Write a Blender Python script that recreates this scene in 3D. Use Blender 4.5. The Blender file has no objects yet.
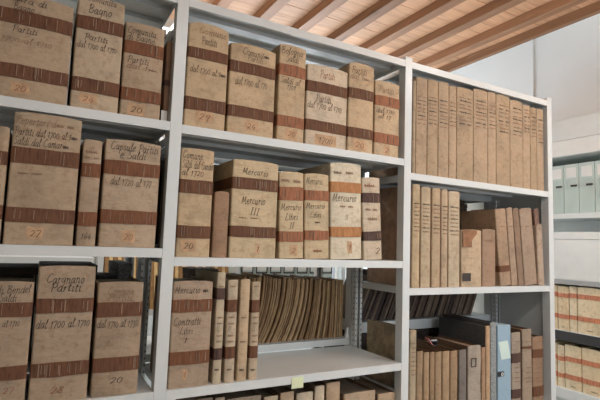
import bpy, bmesh, math, random
from mathutils import Vector, Matrix, noise

# ------------------------------------------------------------------ camera
CAM = Vector((-0.3731, -1.5314, 1.60))
FPX, YAW, PITCH, ROLL = 470.53, math.radians(28.981), math.radians(5.383), math.radians(2.004)
fw = Vector((math.sin(YAW)*math.cos(PITCH), math.cos(YAW)*math.cos(PITCH), math.sin(PITCH)))
r0 = Vector((math.cos(YAW), -math.sin(YAW), 0)); u0 = r0.cross(fw)
rt = r0*math.cos(ROLL) + u0*math.sin(ROLL); up = u0*math.cos(ROLL) - r0*math.sin(ROLL)
scene = bpy.context.scene
COL = scene.collection
camd = bpy.data.cameras.new('camera'); cam = bpy.data.objects.new('camera', camd); COL.objects.link(cam)
camd.sensor_fit = 'HORIZONTAL'; camd.sensor_width = 36.0; camd.lens = FPX/600*36.0; camd.clip_start = 0.02
M3 = Matrix((rt, up, -fw)).transposed()
cam.matrix_world = Matrix.Translation(CAM) @ M3.to_4x4()
scene.camera = cam

# ------------------------------------------------------------------ light
scene.view_settings.view_transform = 'Standard'
scene.view_settings.look = 'None'
scene.view_settings.exposure = 0.0
scene.view_settings.gamma = 1.0
scene.view_settings.use_curve_mapping = False
world = bpy.data.worlds.new('world'); scene.world = world; world.use_nodes = True
world.node_tree.nodes['Background'].inputs[0].default_value = (0.75, 0.85, 1.0, 1)
world.node_tree.nodes['Background'].inputs[1].default_value = 1.0
def area(name, loc, rot, sx, sy, power, color):
    l = bpy.data.lights.new(name, 'AREA'); l.shape = 'RECTANGLE'; l.size = sx; l.size_y = sy
    l.energy = power; l.color = color
    o = bpy.data.objects.new(name, l); COL.objects.link(o); o.location = loc; o.rotation_euler = rot
    return o
# daylight entering through the window in the wall behind the camera (faces +Y)
area('window_daylight', (1.75, -2.52, 1.75), (math.radians(90), 0, 0), 1.9, 1.7, 24, (0.86, 0.94, 1.0))
# added daylight at an unseen far window, brightens the far side (faces -Y)
area('added_far_daylight', (1.95, 3.20, 1.95), (math.radians(-90), 0, 0), 1.9, 1.8, 95, (0.84, 0.93, 1.0))
# added pendant lamps, brightening shelves, ceiling and side wall: their light (the fixtures are built with the room)
ADDED_LAMPS = [(0.25, -1.65, 2.90), (-0.15, 1.32, 2.90), (1.95, -1.30, 2.90)]
LROT = [0, 0, math.pi/2]
for (lx, ly, lz), rz, pd, pu in zip(ADDED_LAMPS, LROT, (14, 24, 17), (8, 11, 50)):
    area('added_downlight', (lx, ly, lz-.032), (0, 0, rz), 1.15, 0.10, pd, (1.0, 0.985, 0.95))
    area('added_uplight', (lx, ly, lz+.032), (math.pi, 0, rz), 1.15, 0.10, pu, (1.0, 0.985, 0.95))

# ------------------------------------------------------------------ pixel -> place
def ray(px, py): return fw + rt*((px-300)/FPX) + up*((200-py)/FPX)
def at_y(px, py, Y):
    d = ray(px, py); return CAM + d*((Y-CAM.y)/d.y)
def at_x(px, py, X):
    d = ray(px, py); return CAM + d*((X-CAM.x)/d.x)
def proj(P):
    d = Vector(P)-CAM; k = d.dot(fw)
    return 300+FPX*d.dot(rt)/k, 200-FPX*d.dot(up)/k
def x_on(px, Y, z):                       # X of a point at depth Y, height z seen at column px
    y = 200
    for _ in range(5):
        P = at_y(px, y, Y); y = proj((P.x, Y, z))[1]
    return P.x
def R(d): return math.radians(d)

# ------------------------------------------------------------------ materials
MATS = {}
def node_mat(name, build):
    if name in MATS: return MATS[name]
    m = bpy.data.materials.new(name); m.use_nodes = True
    nt = m.node_tree; b = nt.nodes['Principled BSDF']
    build(nt, b); MATS[name] = m
    return m
def N(nt, t, **kw):
    n = nt.nodes.new(t)
    for k, v in kw.items():
        if k.startswith('in_'): n.inputs[k[3:].replace('_', ' ')].default_value = v
        else: setattr(n, k, v)
    return n
def c4(c): return (c[0], c[1], c[2], 1)
def ramp(nt, stops):
    r = nt.nodes.new('ShaderNodeValToRGB'); e = r.color_ramp.elements
    while len(e) < len(stops): e.new(0.5)
    for i, (p, c) in enumerate(stops): e[i].position = p; e[i].color = c4(c)
    return r
def coords(nt, scale=(1, 1, 1), rnd=True):
    tc = N(nt, 'ShaderNodeTexCoord'); mp = N(nt, 'ShaderNodeMapping'); mp.inputs['Scale'].default_value = scale
    nt.links.new(tc.outputs['Object'], mp.inputs['Vector'])
    if rnd:
        oi = N(nt, 'ShaderNodeObjectInfo'); mul = N(nt, 'ShaderNodeMath', operation='MULTIPLY'); mul.inputs[1].default_value = 37.0
        nt.links.new(oi.outputs['Random'], mul.inputs[0]); nt.links.new(mul.outputs[0], mp.inputs['Location'])
    return mp
def mul(c, k): return tuple(min(1, x*k) for x in c)
def lerp(a, b, t): return tuple(x+(y-x)*t for x, y in zip(a, b))

def vellum(c, rough=0.62, key='vellum'):
    g_ = c[0]*.3+c[1]*.6+c[2]*.1; c = lerp(c, (g_, g_, g_), 0.05)
    def build(nt, b):
        mp = coords(nt)
        n1 = N(nt, 'ShaderNodeTexNoise', in_Scale=9.0, in_Detail=6.0, in_Roughness=0.62)
        nt.links.new(mp.outputs[0], n1.inputs['Vector'])
        r1 = ramp(nt, [(0.28, mul(c, 0.70)), (0.47, c), (0.62, mul(c, 1.07)), (0.80, mul(c, 1.2))])
        nt.links.new(n1.outputs['Fac'], r1.inputs[0])
        n2 = N(nt, 'ShaderNodeTexNoise', in_Scale=48.0, in_Detail=7.0, in_Roughness=0.72)
        nt.links.new(mp.outputs[0], n2.inputs['Vector'])
        r2 = ramp(nt, [(0.34, (0.52, 0.36, 0.22)), (0.50, (1, 1, 1))])
        nt.links.new(n2.outputs['Fac'], r2.inputs[0])
        mx = N(nt, 'ShaderNodeMix', data_type='RGBA', blend_type='MULTIPLY'); mx.inputs[0].default_value = 0.42
        nt.links.new(r1.outputs[0], mx.inputs[6]); nt.links.new(r2.outputs[0], mx.inputs[7])
        nt.links.new(mx.outputs[2], b.inputs['Base Color'])
        mp3 = coords(nt, (1, 1, 2.6)); n3 = N(nt, 'ShaderNodeTexNoise', in_Scale=26.0, in_Detail=5.0)
        nt.links.new(mp3.outputs[0], n3.inputs['Vector'])
        bp = N(nt, 'ShaderNodeBump', in_Strength=0.6, in_Distance=0.005)
        nt.links.new(n3.outputs['Fac'], bp.inputs['Height']); nt.links.new(bp.outputs[0], b.inputs['Normal'])
        b.inputs['Roughness'].default_value = rough; b.inputs['Specular IOR Level'].default_value = 0.3
    return node_mat('%s_%02d_%02d_%02d' % (key, c[0]*99, c[1]*99, c[2]*99), build)
def leather(c):
    def build(nt, b):
        mp = coords(nt, (1, 1, 0.16))
        n1 = N(nt, 'ShaderNodeTexNoise', in_Scale=150.0, in_Detail=4.0, in_Roughness=0.7)
        nt.links.new(mp.outputs[0], n1.inputs['Vector'])
        r1 = ramp(nt, [(0.30, mul(c, 0.6)), (0.50, c), (0.72, mul(c, 1.3))])
        nt.links.new(n1.outputs['Fac'], r1.inputs[0])
        nt.links.new(r1.outputs[0], b.inputs['Base Color'])
        bp = N(nt, 'ShaderNodeBump', in_Strength=0.4, in_Distance=0.002)
        nt.links.new(n1.outputs['Fac'], bp.inputs['Height']); nt.links.new(bp.outputs[0], b.inputs['Normal'])
        b.inputs['Roughness'].default_value = 0.65; b.inputs['Specular IOR Level'].default_value = 0.2
    return node_mat('leather_%02d_%02d_%02d' % (c[0]*99, c[1]*99, c[2]*99), build)
def pages(c=(0.50, 0.40, 0.28)):
    def build(nt, b):
        mp = coords(nt, (1, 0.03, 0.03))
        n1 = N(nt, 'ShaderNodeTexNoise', in_Scale=420.0, in_Detail=3.0)
        nt.links.new(mp.outputs[0], n1.inputs['Vector'])
        r1 = ramp(nt, [(0.3, mul(c, 0.5)), (0.5, c), (0.7, mul(c, 1.3))])
        nt.links.new(n1.outputs['Fac'], r1.inputs[0]); nt.links.new(r1.outputs[0], b.inputs['Base Color'])
        b.inputs['Roughness'].default_value = 0.85
    return node_mat('pages_%02d_%02d_%02d' % (c[0]*99, c[1]*99, c[2]*99), build)
def plain(name, c, rough=0.6, metal=0.0, var=0.08, scale=14.0, bump=0.0):
    def build(nt, b):
        mp = coords(nt); n1 = N(nt, 'ShaderNodeTexNoise', in_Scale=scale, in_Detail=5.0)
        nt.links.new(mp.outputs[0], n1.inputs['Vector'])
        r1 = ramp(nt, [(0.3, mul(c, 1-var)), (0.7, mul(c, 1+var))])
        nt.links.new(n1.outputs['Fac'], r1.inputs[0]); nt.links.new(r1.outputs[0], b.inputs['Base Color'])
        b.inputs['Roughness'].default_value = rough; b.inputs['Metallic'].default_value = metal
        if bump:
            bp = N(nt, 'ShaderNodeBump', in_Strength=bump, in_Distance=0.003)
            nt.links.new(n1.outputs['Fac'], bp.inputs['Height']); nt.links.new(bp.outputs[0], b.inputs['Normal'])
    return node_mat(name, build)
def marbled(name, c1, c2, scale=40.0):
    def build(nt, b):
        mp = coords(nt); n1 = N(nt, 'ShaderNodeTexNoise', in_Scale=scale, in_Detail=6.0, in_Roughness=0.75)
        nt.links.new(mp.outputs[0], n1.inputs['Vector'])
        r1 = ramp(nt, [(0.42, c1), (0.58, c2)])
        nt.links.new(n1.outputs['Fac'], r1.inputs[0]); nt.links.new(r1.outputs[0], b.inputs['Base Color'])
        b.inputs['Roughness'].default_value = 0.7
    return node_mat(name, build)
def wood(name, c, axis, rough=0.6):
    sc = [9.0, 9.0, 9.0]; sc[axis] = 0.7
    def build(nt, b):
        mp = coords(nt, tuple(sc)); n1 = N(nt, 'ShaderNodeTexNoise', in_Scale=3.2, in_Detail=8.0, in_Roughness=0.65, in_Distortion=0.6)
        nt.links.new(mp.outputs[0], n1.inputs['Vector'])
        r1 = ramp(nt, [(0.28, mul(c, 0.55)), (0.46, mul(c, 0.92)), (0.60, c), (0.76, lerp(mul(c, 1.2), (0.9, 0.75, 0.6), 0.25))])
        nt.links.new(n1.outputs['Fac'], r1.inputs[0])
        oi = N(nt, 'ShaderNodeObjectInfo'); mr = N(nt, 'ShaderNodeMapRange'); mr.inputs[3].default_value = 0.84; mr.inputs[4].default_value = 1.12
        nt.links.new(oi.outputs['Random'], mr.inputs[0])
        vm = N(nt, 'ShaderNodeVectorMath', operation='SCALE'); nt.links.new(r1.outputs[0], vm.inputs[0]); nt.links.new(mr.outputs[0], vm.inputs['Scale'])
        nt.links.new(vm.outputs[0], b.inputs['Base Color'])
        bp = N(nt, 'ShaderNodeBump', in_Strength=0.3, in_Distance=0.004)
        nt.links.new(n1.outputs['Fac'], bp.inputs['Height']); nt.links.new(bp.outputs[0], b.inputs['Normal'])
        b.inputs['Roughness'].default_value = rough
    return node_mat(name, build)

METAL = plain('grey_painted_steel', (0.60, 0.62, 0.61), rough=0.32, var=0.03, scale=5)
METALD = plain('grey_painted_steel_old', (0.42, 0.43, 0.43), rough=0.42, var=0.06, scale=5)
SLOT = plain('slot_shadow_grey', (0.10, 0.10, 0.10), rough=0.8)
WALL = plain('white_plaster', (0.84, 0.89, 0.90), rough=0.85, var=0.02, scale=3, bump=0.08)
FLOORM = plain('grey_floor', (0.36, 0.33, 0.30), rough=0.6, var=0.1, scale=6)
INK = plain('iron_gall_ink', (0.055, 0.035, 0.024), rough=0.8)
INKF = plain('faded_ink', (0.22, 0.13, 0.08), rough=0.8)
INKR = plain('red_ink', (0.24, 0.085, 0.04), rough=0.8)
THREAD = plain('pale_thread', (0.30, 0.20, 0.135), rough=0.8)
PATCHM = plain('ochre_patch', (0.46, 0.29, 0.165), rough=0.75, var=0.25, scale=40)
WHITE = plain('white_card', (0.80, 0.81, 0.78), rough=0.6, var=0.03)

# ------------------------------------------------------------------ mesh helpers
def link(name, me, mats, parent=None):
    o = bpy.data.objects.new(name, me); COL.objects.link(o)
    for m in (mats if isinstance(mats, (list, tuple)) else [mats]):
        if len(me.materials) < (len(mats) if isinstance(mats, (list, tuple)) else 1): me.materials.append(m)
    if parent: o.parent = parent
    return o
def mesh(name, verts, faces, mats, parent=None, mi=None, smooth=False):
    me = bpy.data.meshes.new(name); me.from_pydata([tuple(v) for v in verts], [], faces)
    if mi:
        for p, k in zip(me.polygons, mi): p.material_index = k
    if smooth:
        for p in me.polygons: p.use_smooth = True
    me.update()
    return link(name, me, mats, parent)
class MB:
    def __init__(s): s.v = []; s.f = []; s.m = []
    def box(s, a, b, mi=0):
        i = len(s.v); x0, y0, z0 = a; x1, y1, z1 = b
        s.v += [(x0,y0,z0),(x1,y0,z0),(x1,y1,z0),(x0,y1,z0),(x0,y0,z1),(x1,y0,z1),(x1,y1,z1),(x0,y1,z1)]
        for q in ((0,3,2,1),(4,5,6,7),(0,1,5,4),(1,2,6,5),(2,3,7,6),(3,0,4,7)): s.f.append(tuple(i+k for k in q)); s.m.append(mi)
        return s
    def quad(s, p, mi=0):
        i = len(s.v); s.v += list(p); s.f.append(tuple(range(i, i+len(p)))); s.m.append(mi); return s
    def build(s, name, mats, parent=None, bevel=0.0, smooth=False):
        me = bpy.data.meshes.new(name); me.from_pydata(s.v, [], s.f)
        for p, k in zip(me.polygons, s.m): p.material_index = k
        if bevel:
            bm = bmesh.new(); bm.from_mesh(me)
            bmesh.ops.bevel(bm, geom=list(bm.edges), offset=bevel, segments=2, affect='EDGES', profile=0.6)
            bm.to_mesh(me); bm.free()
        if smooth:
            for p in me.polygons: p.use_smooth = True
        me.update()
        return link(name, me, mats, parent)
def empty(name, loc, rz=0.0, ry=0.0):
    o = bpy.data.objects.new(name, None); COL.objects.link(o); o.location = loc; o.rotation_euler = (0, ry, rz); o.empty_display_size = 0.05
    return o
def tag(o, label, cat, group=None, kind=None):
    o['label'] = label; o['category'] = cat
    if group: o['group'] = group
    if kind: o['kind'] = kind
    return o
def struct(o): o['kind'] = 'structure'; return o

# ------------------------------------------------------------------ handwriting: a small pen-stroke alphabet
G = {
'a': (3.9, [[(3.2,3.5),(1.8,4),(.4,2.5),(.4,.8),(1.3,0),(2.6,1.2),(3.3,3.9),(3.0,1),(3.4,0),(4.1,.6)]]),
'b': (3.8, [[(.9,7),(.5,2),(.8,.2),(2,0),(3.2,1.4),(3,3.4),(1.8,4),(.6,2.8)]]),
'c': (3.3, [[(3,3.3),(1.9,4),(.5,2.7),(.4,1),(1.5,0),(3.1,.8)]]),
'd': (4.1, [[(3.2,3.3),(1.8,4),(.4,2.4),(.5,.6),(1.6,0),(3,1.4),(3.7,7),(3.2,1),(3.6,0),(4.3,.6)]]),
'e': (3.3, [[(.5,2),(2.6,2.6),(2.6,3.7),(1.6,4),(.5,2.6),(.6,.6),(1.6,0),(3.1,.9)]]),
'g': (3.9, [[(3.2,3.4),(1.8,4),(.4,2.6),(.6,.8),(1.8,.4),(3.2,2.4),(3.4,4),(3,-1.5),(1.6,-3),(.3,-2)]]),
'i': (2.0, [[(.5,3.2),(1,4),(.9,.8),(1.3,0),(2.1,.7)], [(1.3,5.6),(1.6,6.1)]]),
'l': (2.0, [[(.5,2.6),(1.8,6.4),(1.2,7),(.8,5),(.8,.8),(1.3,0),(2.1,.8)]]),
'm': (6.2, [[(.4,3.4),(.9,4),(.8,0)], [(.8,2.4),(2.2,4),(3,3.4),(2.9,0)], [(2.9,2.4),(4.3,4),(5.1,3.4),(5,.6),(5.4,0),(6.2,.7)]]),
'n': (4.2, [[(.4,3.4),(.9,4),(.8,0)], [(.8,2.4),(2.2,4),(3.1,3.4),(3,.6),(3.4,0),(4.2,.7)]]),
'o': (3.6, [[(2,4),(.6,3),(.4,1.2),(1.5,0),(2.9,1),(3.1,2.8),(2,4),(3.6,3.4)]]),
'p': (3.9, [[(.4,3.4),(1,4),(.7,-3)], [(.8,2.4),(2.2,4),(3.3,2.8),(3,.8),(1.9,0),(.8,.8)]]),
'q': (3.9, [[(3.2,3.4),(1.8,4),(.4,2.5),(.5,.7),(1.6,.2),(3,1.8),(3.3,4),(3,-3)]]),
'r': (3.0, [[(.4,3.4),(1,4),(.8,0)], [(.8,2.2),(1.8,3.8),(2.9,3.7)]]),
's': (2.8, [[(2.4,3.5),(1.5,4),(.7,3.2),(2.2,1.3),(1.8,.1),(.4,.4)]]),
't': (2.5, [[(1.4,6),(.9,1),(1.4,0),(2.4,.8)], [(.1,4),(2.5,4.2)]]),
'u': (4.2, [[(.3,3.4),(.9,4),(.7,1),(1.5,0),(2.8,1.4),(3.2,4),(3,.8),(3.4,0),(4.2,.7)]]),
'v': (3.6, [[(.3,3.6),(.9,3.8),(1.5,0),(3,3.6),(3.6,3.6)]]),
'z': (3.2, [[(.4,3.6),(2.8,4),(.5,.2),(3.1,.2)]]),
'B': (5.2, [[(1.4,6.6),(1,0)], [(.2,5.6),(1.8,7),(3.9,6.4),(3.6,4.4),(1.6,3.7),(4.2,3.2),(4.5,1.2),(2.8,0),(.6,.4)]]),
'C': (5.0, [[(4.5,5.6),(3.8,6.9),(2,6.4),(.6,4),(.6,1.4),(2.2,0),(4.6,1.2)]]),
'F': (4.6, [[(1.6,6.4),(1.1,0)], [(.3,5.8),(1.6,6.6),(4.6,7)], [(1.2,3.6),(3.4,3.9)]]),
'I': (2.4, [[(.4,6.8),(2,7)], [(1.3,7),(1.0,0)], [(.2,0),(1.8,.1)]]),
'L': (4.6, [[(2.4,6.4),(1.8,7),(1.3,4),(.6,.4),(2,.5),(3.4,0),(4.5,.8)]]),
'M': (6.6, [[(.3,.2),(1,1.4),(1.6,7),(3,1.2),(5,7),(5,.8),(5.6,0),(6.4,.8)]]),
'P': (4.6, [[(1.4,6.4),(1,0)], [(.2,5.4),(1.8,7),(4.1,6.4),(4,4.2),(2.4,3.2),(1.3,3.6)]]),
'R': (5.0, [[(1.4,6.4),(1,0)], [(.2,5.4),(1.8,7),(4,6.4),(3.8,4.4),(1.4,3.6),(3.4,1.2),(5,.1)]]),
'S': (4.2, [[(3.8,6),(2.9,7),(1.4,6.2),(1.6,4.4),(3.6,2.6),(3.2,.4),(1.4,0),(.2,1.2)]]),
'0': (3.7, [[(1.8,5),(.5,3.6),(.5,1.2),(1.7,0),(3,1.2),(3.1,3.6),(1.8,5)]]),
'1': (2.2, [[(.5,3.8),(1.4,5.2),(1.1,0)]]),
'2': (3.6, [[(.5,4),(1.6,5.2),(2.9,4.2),(2.2,2),(.4,.1),(1.6,.5),(3.4,.1)]]),
'3': (3.5, [[(.5,4.6),(2,5.2),(2.6,3.8),(1.3,2.8),(2.8,1.8),(2,-.6),(.3,-.4)]]),
'4': (3.8, [[(2.2,5),(.3,1.4),(3.5,1.6)], [(2.7,3),(2.2,-1)]]),
'5': (3.5, [[(3,5),(1.1,4.8),(.8,2.8),(2.4,2.8),(2.6,.8),(1.4,-.6),(.3,0)]]),
'6': (3.5, [[(2.8,5.6),(1.2,4),(.5,1.6),(1.4,0),(2.8,1),(2.6,2.6),(1.2,2.6),(.6,1.4)]]),
'7': (3.5, [[(.4,4.4),(1.4,5),(3.2,4.8),(1.4,-1)]]),
'8': (3.6, [[(2.6,4.4),(1.4,5),(.8,3.8),(2.8,1.4),(1.8,0),(.5,1),(2.8,4),(2.6,4.4)]]),
'9': (3.5, [[(2.9,3.8),(1.8,5),(.6,3.8),(1.4,2.4),(2.8,3.4),(2.9,4.6),(1.8,-.8)]]),
'~': (8.0, [[(0,2),(.8,3.4),(1.2,.6),(2.2,3.2),(2.6,.8),(3.5,3.8),(3.9,.4),(5,2.9),(5.5,1),(6.4,3.3),(6.9,1),(8,2)]]),
' ': (2.6, []), '.': (1.5, [[(.5,.2),(.9,.2)]]),
}
def smooth_line(p):
    out = []
    for i in range(len(p)-1):
        a = p[max(i-1, 0)]; b = p[i]; c = p[i+1]; d = p[min(i+2, len(p)-1)]
        for k in range(3):
            t = k/3
            out.append(tuple(0.5*((2*b[j])+(-a[j]+c[j])*t+(2*a[j]-5*b[j]+4*c[j]-d[j])*t*t+(-a[j]+3*b[j]-3*c[j]+d[j])*t**3) for j in (0, 1)))
    out.append(p[-1]); return out
def write(V, F, text, cx, cz, width, cap, surf, rng, pen=0.62, vertical=False):
    """append ribbon strokes of text, centred at (cx, cz), to V/F; surf(x,z) gives the y of the paper"""
    tot = sum(G[ch][0]+0.5 for ch in text); sx = width/tot; sz = cap/7.0; x = -tot/2
    for ch in text:
        adv, strokes = G[ch]; jz = rng.uniform(-.35, .35)
        for st in strokes:
            pts = smooth_line(st); L = []
            for i, (px, pz) in enumerate(pts):
                a = pts[max(i-1, 0)]; b = pts[min(i+1, len(pts)-1)]
                dx, dz = b[0]-a[0], b[1]-a[1]; l = math.hypot(dx, dz) or 1
                w = pen*(0.34+0.66*abs(dx/l*0.5+dz/l*0.86))*0.5
                L.append((px-dz/l*w, pz+dx/l*w)); L.append((px+dz/l*w, pz-dx/l*w))
            i0 = len(V)
            for (px, pz) in L:
                lx = (x+px+0.22*pz)*sx; lz = (pz-3+jz)*sz
                X, Z = (cx+lx, cz+lz) if not vertical else (cx-lz, cz+lx)
                V.append((X, surf(X, Z)-0.0013, Z))
            for i in range(0, len(L)-2, 2): F.append((i0+i, i0+i+1, i0+i+3, i0+i+2))
        x += adv+0.5

# ------------------------------------------------------------------ a bound volume
def profile(w, D, bulge, r, off=0.0, back=None):
    """outer cross-section (x, y) from back left round the spine to back right"""
    D = D if back is None else back; h = w/2; r = min(r, h*0.45); pts = [(-h-off, D), (-h-off, r)]
    for k in (1, 2): a = math.pi/2*k/3; pts.append((-h-off+(r)*(1-math.cos(a)), r-(r+off)*math.sin(a)))
    for k in range(7):
        x = -h+r+(w-2*r)*k/6; pts.append((x, -bulge*(1-(2*x/w)**2)+bulge*(1-((w-2*r)/w)**2)-off))
    for k in (2, 1): a = math.pi/2*k/3; pts.append((h+off-(r)*(1-math.cos(a)), r-(r+off)*math.sin(a)))
    pts += [(h+off, r), (h+off, D)]
    return pts
def volume(name, loc, w, h, D=0.26, rz=0.0, ry=0.0, cover=None, board=None, straps=(), strap_mat=None, texts=(), patches=(),
           bulge=0.004, r=0.006, rough=0.0012, cap=0.004, seed=0, lace=5, page_mat=None, raised=(), strap_back=None):
    rng = random.Random(seed*7+3); root = empty(name, loc, rz, ry)
    sv = Vector((seed*3.17, seed*1.31, 0))
    hump = bulge*(1-((w-2*min(r, w*.22))/w)**2)
    def wob(x, z): return rough*noise.noise(Vector((x*11, 0, z*9))+sv)
    def surf(x, z): return -bulge*(1-(2*x/w)**2)+hump+wob(x, z)
    out = profile(w, D, bulge, r); inn = [(x*(1-0.006/w), y+0.003 if y < D-1e-6 else y) for x, y in out]
    nz = 9; V = []; F = []; MI = []; n = len(out)
    for lay, P in ((0, out), (1, inn)):
        for j in range(nz):
            for (x, y) in P:
                z = h*j/(nz-1)
                if j == nz-1: z -= cap*abs(2*x/w)**3*(1 if y < 0.03 else 0.6)+0.0025*abs(noise.noise(Vector((x*22, y*9, 5))+sv))
                yy = y+(wob(x, z) if y < r else 0)
                V.append((x, yy, z))
    S = n*nz
    for j in range(nz-1):
        for i in range(n-1):
            a = j*n+i; F.append((a, a+1, a+n+1, a+n)); MI.append(1 if (i < 1 or i > n-3) else 0)
            b = S+a; F.append((b, b+n, b+n+1, b+1)); MI.append(1)
    for i in range(n-1):
        a = (nz-1)*n+i; F.append((a, a+1, S+a+1, S+a)); MI.append(1 if (i < 1 or i > n-3) else 0)
        F.append((i, S+i, S+i+1, i+1)); MI.append(0)
    for e in (0, n-1):
        for j in range(nz-1):
            a = j*n+e; q = (a, a+n, S+a+n, S+a); F.append(q if e == 0 else q[::-1]); MI.append(1)
    mesh('cover', V, F, [cover, board or cover], root, MI)
    pm = page_mat or pages()
    MB().box((-w/2+.0036, .005, .004), (w/2-.0036, D-.005, h-.010-cap)).build('page_block', pm, root)
    for (z0, z1) in raised:
        P = profile(w, D, bulge, r, 0.003, 0.012); V = []; F = []; m = len(P)
        for z in (z0, (z0+z1)/2, z1):
            P2 = profile(w, D, bulge, r, 0.004 if z not in (z0, z1) else 0.0002, 0.012)
            V += [(x, y, z) for x, y in P2]
        for j in range(2):
            for i in range(m-1): a = j*m+i; F.append((a, a+1, a+m+1, a+m))
        mesh('raised_band', V, F, cover, root)
    for bi, (z0, z1) in enumerate(straps):
        sb = strap_back or D*0.72
        P = [(x*(1-.0032/w), y) for x, y in profile(w, D, bulge, r, 0.0026, sb)]; Q = [(x*(1-.0012/w), y) for x, y in profile(w, D, bulge, r, 0.0004, sb)]; V = []; F = []; m = len(P); nzs = 3
        for P_ in (P, Q):
            for j in range(nzs):
                for (x, y) in P_:
                    jz = 0.0022*noise.noise(Vector((x*20, bi*5, j))+sv)
                    z = z0+(z1-z0)*j/(nzs-1)+jz; V.append((x, y+(wob(x, z) if y < r else 0), z))
        S = m*nzs
        for j in range(nzs-1):
            for i in range(m-1):
                a = j*m+i; F.append((a, a+1, a+m+1, a+m)); F.append((S+a, S+a+m, S+a+m+1, S+a+1))
        for i in range(m-1):
            a = (nzs-1)*m+i; F.append((a, a+1, S+a+1, S+a)); F.append((i, S+i, S+i+1, i+1))
        st = mesh('strap', V, F, strap_mat, root)
        k = max(0, int(lace*w/0.16*rng.uniform(.6, 1.5)))
        if k:
            b = MB()
            for _ in range(k):
                x = rng.uniform(-w/2+r+.003, w/2-r-.003); y = surf(x, (z0+z1)/2)-0.0044; t = rng.uniform(.0005, .001)
                e0, e1 = rng.uniform(0.0, .3), rng.uniform(0.0, .25)
                b.box((x-t, y, z0+(z1-z0)*e0), (x+t, y+.002, z1-(z1-z0)*e1))
            b.build('lacing', THREAD, st)['kind'] = 'stuff'
    for (x0, x1, z0, z1, pmat) in patches:
        V = []; F = []
        for j in range(4):
            for i in range(5):
                x = x0+(x1-x0)*i/4; z = z0+(z1-z0)*j/3
                x += rng.uniform(-.0015, .0015); z += rng.uniform(-.0015, .0015)
                V.append((x, surf(x, z)-.0009, z))
        for j in range(3):
            for i in range(4): a = j*5+i; F.append((a, a+1, a+6, a+5))
        mesh('number_patch', V, F, pmat, root)
    for t in texts:                       # one inscription part for each written line
        V = []; F = []
        write(V, F, t[0], t[1], t[2], t[3], t[4], surf, rng, vertical=(len(t) > 6 and t[6]))
        mesh('lettering', V, F, t[5] if len(t) > 5 else INK, root)
    return root

BROWN = leather((0.135, 0.060, 0.032)); REDB = leather((0.175, 0.072, 0.036)); ORANGE = leather((0.40, 0.185, 0.075)); DARKB = leather((0.085, 0.048, 0.038))
RUST = leather((0.29, 0.12, 0.062))
VA = (0.39, 0.282, 0.182); VB = (0.48, 0.345, 0.205); VC = (0.51, 0.39, 0.235); VD = (0.40, 0.30, 0.215)

# ------------------------------------------------------------------ the room
ZC = 1.60; Z0 = 0.0; ZT = 3.44; XL, XR, YF, YB = -3.4, 3.12, -2.65, 3.3
struct(MB().box((XL-.1, YF-.1, -.1), (XR+.1, YB+.1, 0)).build('floor', FLOORM))
struct(MB().box((XR, YF-.1, 0), (XR+.12, YB+.1, ZT+.1)).build('wall_right', WALL))
struct(MB().box((XL-.12, YF-.1, 0), (XL, YB+.1, ZT+.1)).build('wall_left', WALL))
VX0, VX1, VZ0, VZ1 = 1.0, 2.9, 1.05, 2.85
wb = MB().box((XL, YB, 0), (VX0, YB+.12, ZT+.1)).box((VX1, YB, 0), (XR, YB+.12, ZT+.1)).box((VX0, YB, 0), (VX1, YB+.12, VZ0)).box((VX0, YB, VZ1), (VX1, YB+.12, ZT+.1))
struct(wb.build('wall_back', WALL))
WX0, WX1, WZ0, WZ1 = 0.75, 2.75, 0.85, 2.65
wf = MB().box((XL, YF-.12, 0), (WX0, YF, ZT+.1)).box((WX1, YF-.12, 0), (XR, YF, ZT+.1)).box((WX0, YF-.12, 0), (WX1, YF, WZ0)).box((WX0, YF-.12, WZ1), (WX1, YF, ZT+.1))
struct(wf.build('wall_front', WALL))
def glass_build(nt, b):
    b.inputs['Base Color'].default_value = (0.95, 0.98, 1, 1); b.inputs['Roughness'].default_value = 0.02; b.inputs['Transmission Weight'].default_value = 1.0
GLASS = node_mat('window_glass', glass_build)
for nm, (x0, x1, z0, z1, ya) in (('window_1', (WX0, WX1, WZ0, WZ1, YF-.08)), ('window_added', (VX0, VX1, VZ0, VZ1, YB+.04))):  # the far-wall window is added, unseen, for the far daylight
    wn_ = struct(empty(nm, (0, 0, 0)))
    fr = MB().box((x0, ya, z0), (x1, ya+.05, z0+.05)).box((x0, ya, z1-.05), (x1, ya+.05, z1))
    for x in (x0, (x0+x1)/2-.025, x1-.05): fr.box((x, ya, z0+.05), (x+.05, ya+.05, z1-.05))
    fr.build('window_frame', WHITE, wn_)
    for x in (x0+.05, (x0+x1)/2+.025): MB().box((x, ya+.022, z0+.05), (x+(x1-x0)/2-.075, ya+.028, z1-.05)).build('pane', GLASS, wn_)
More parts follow.
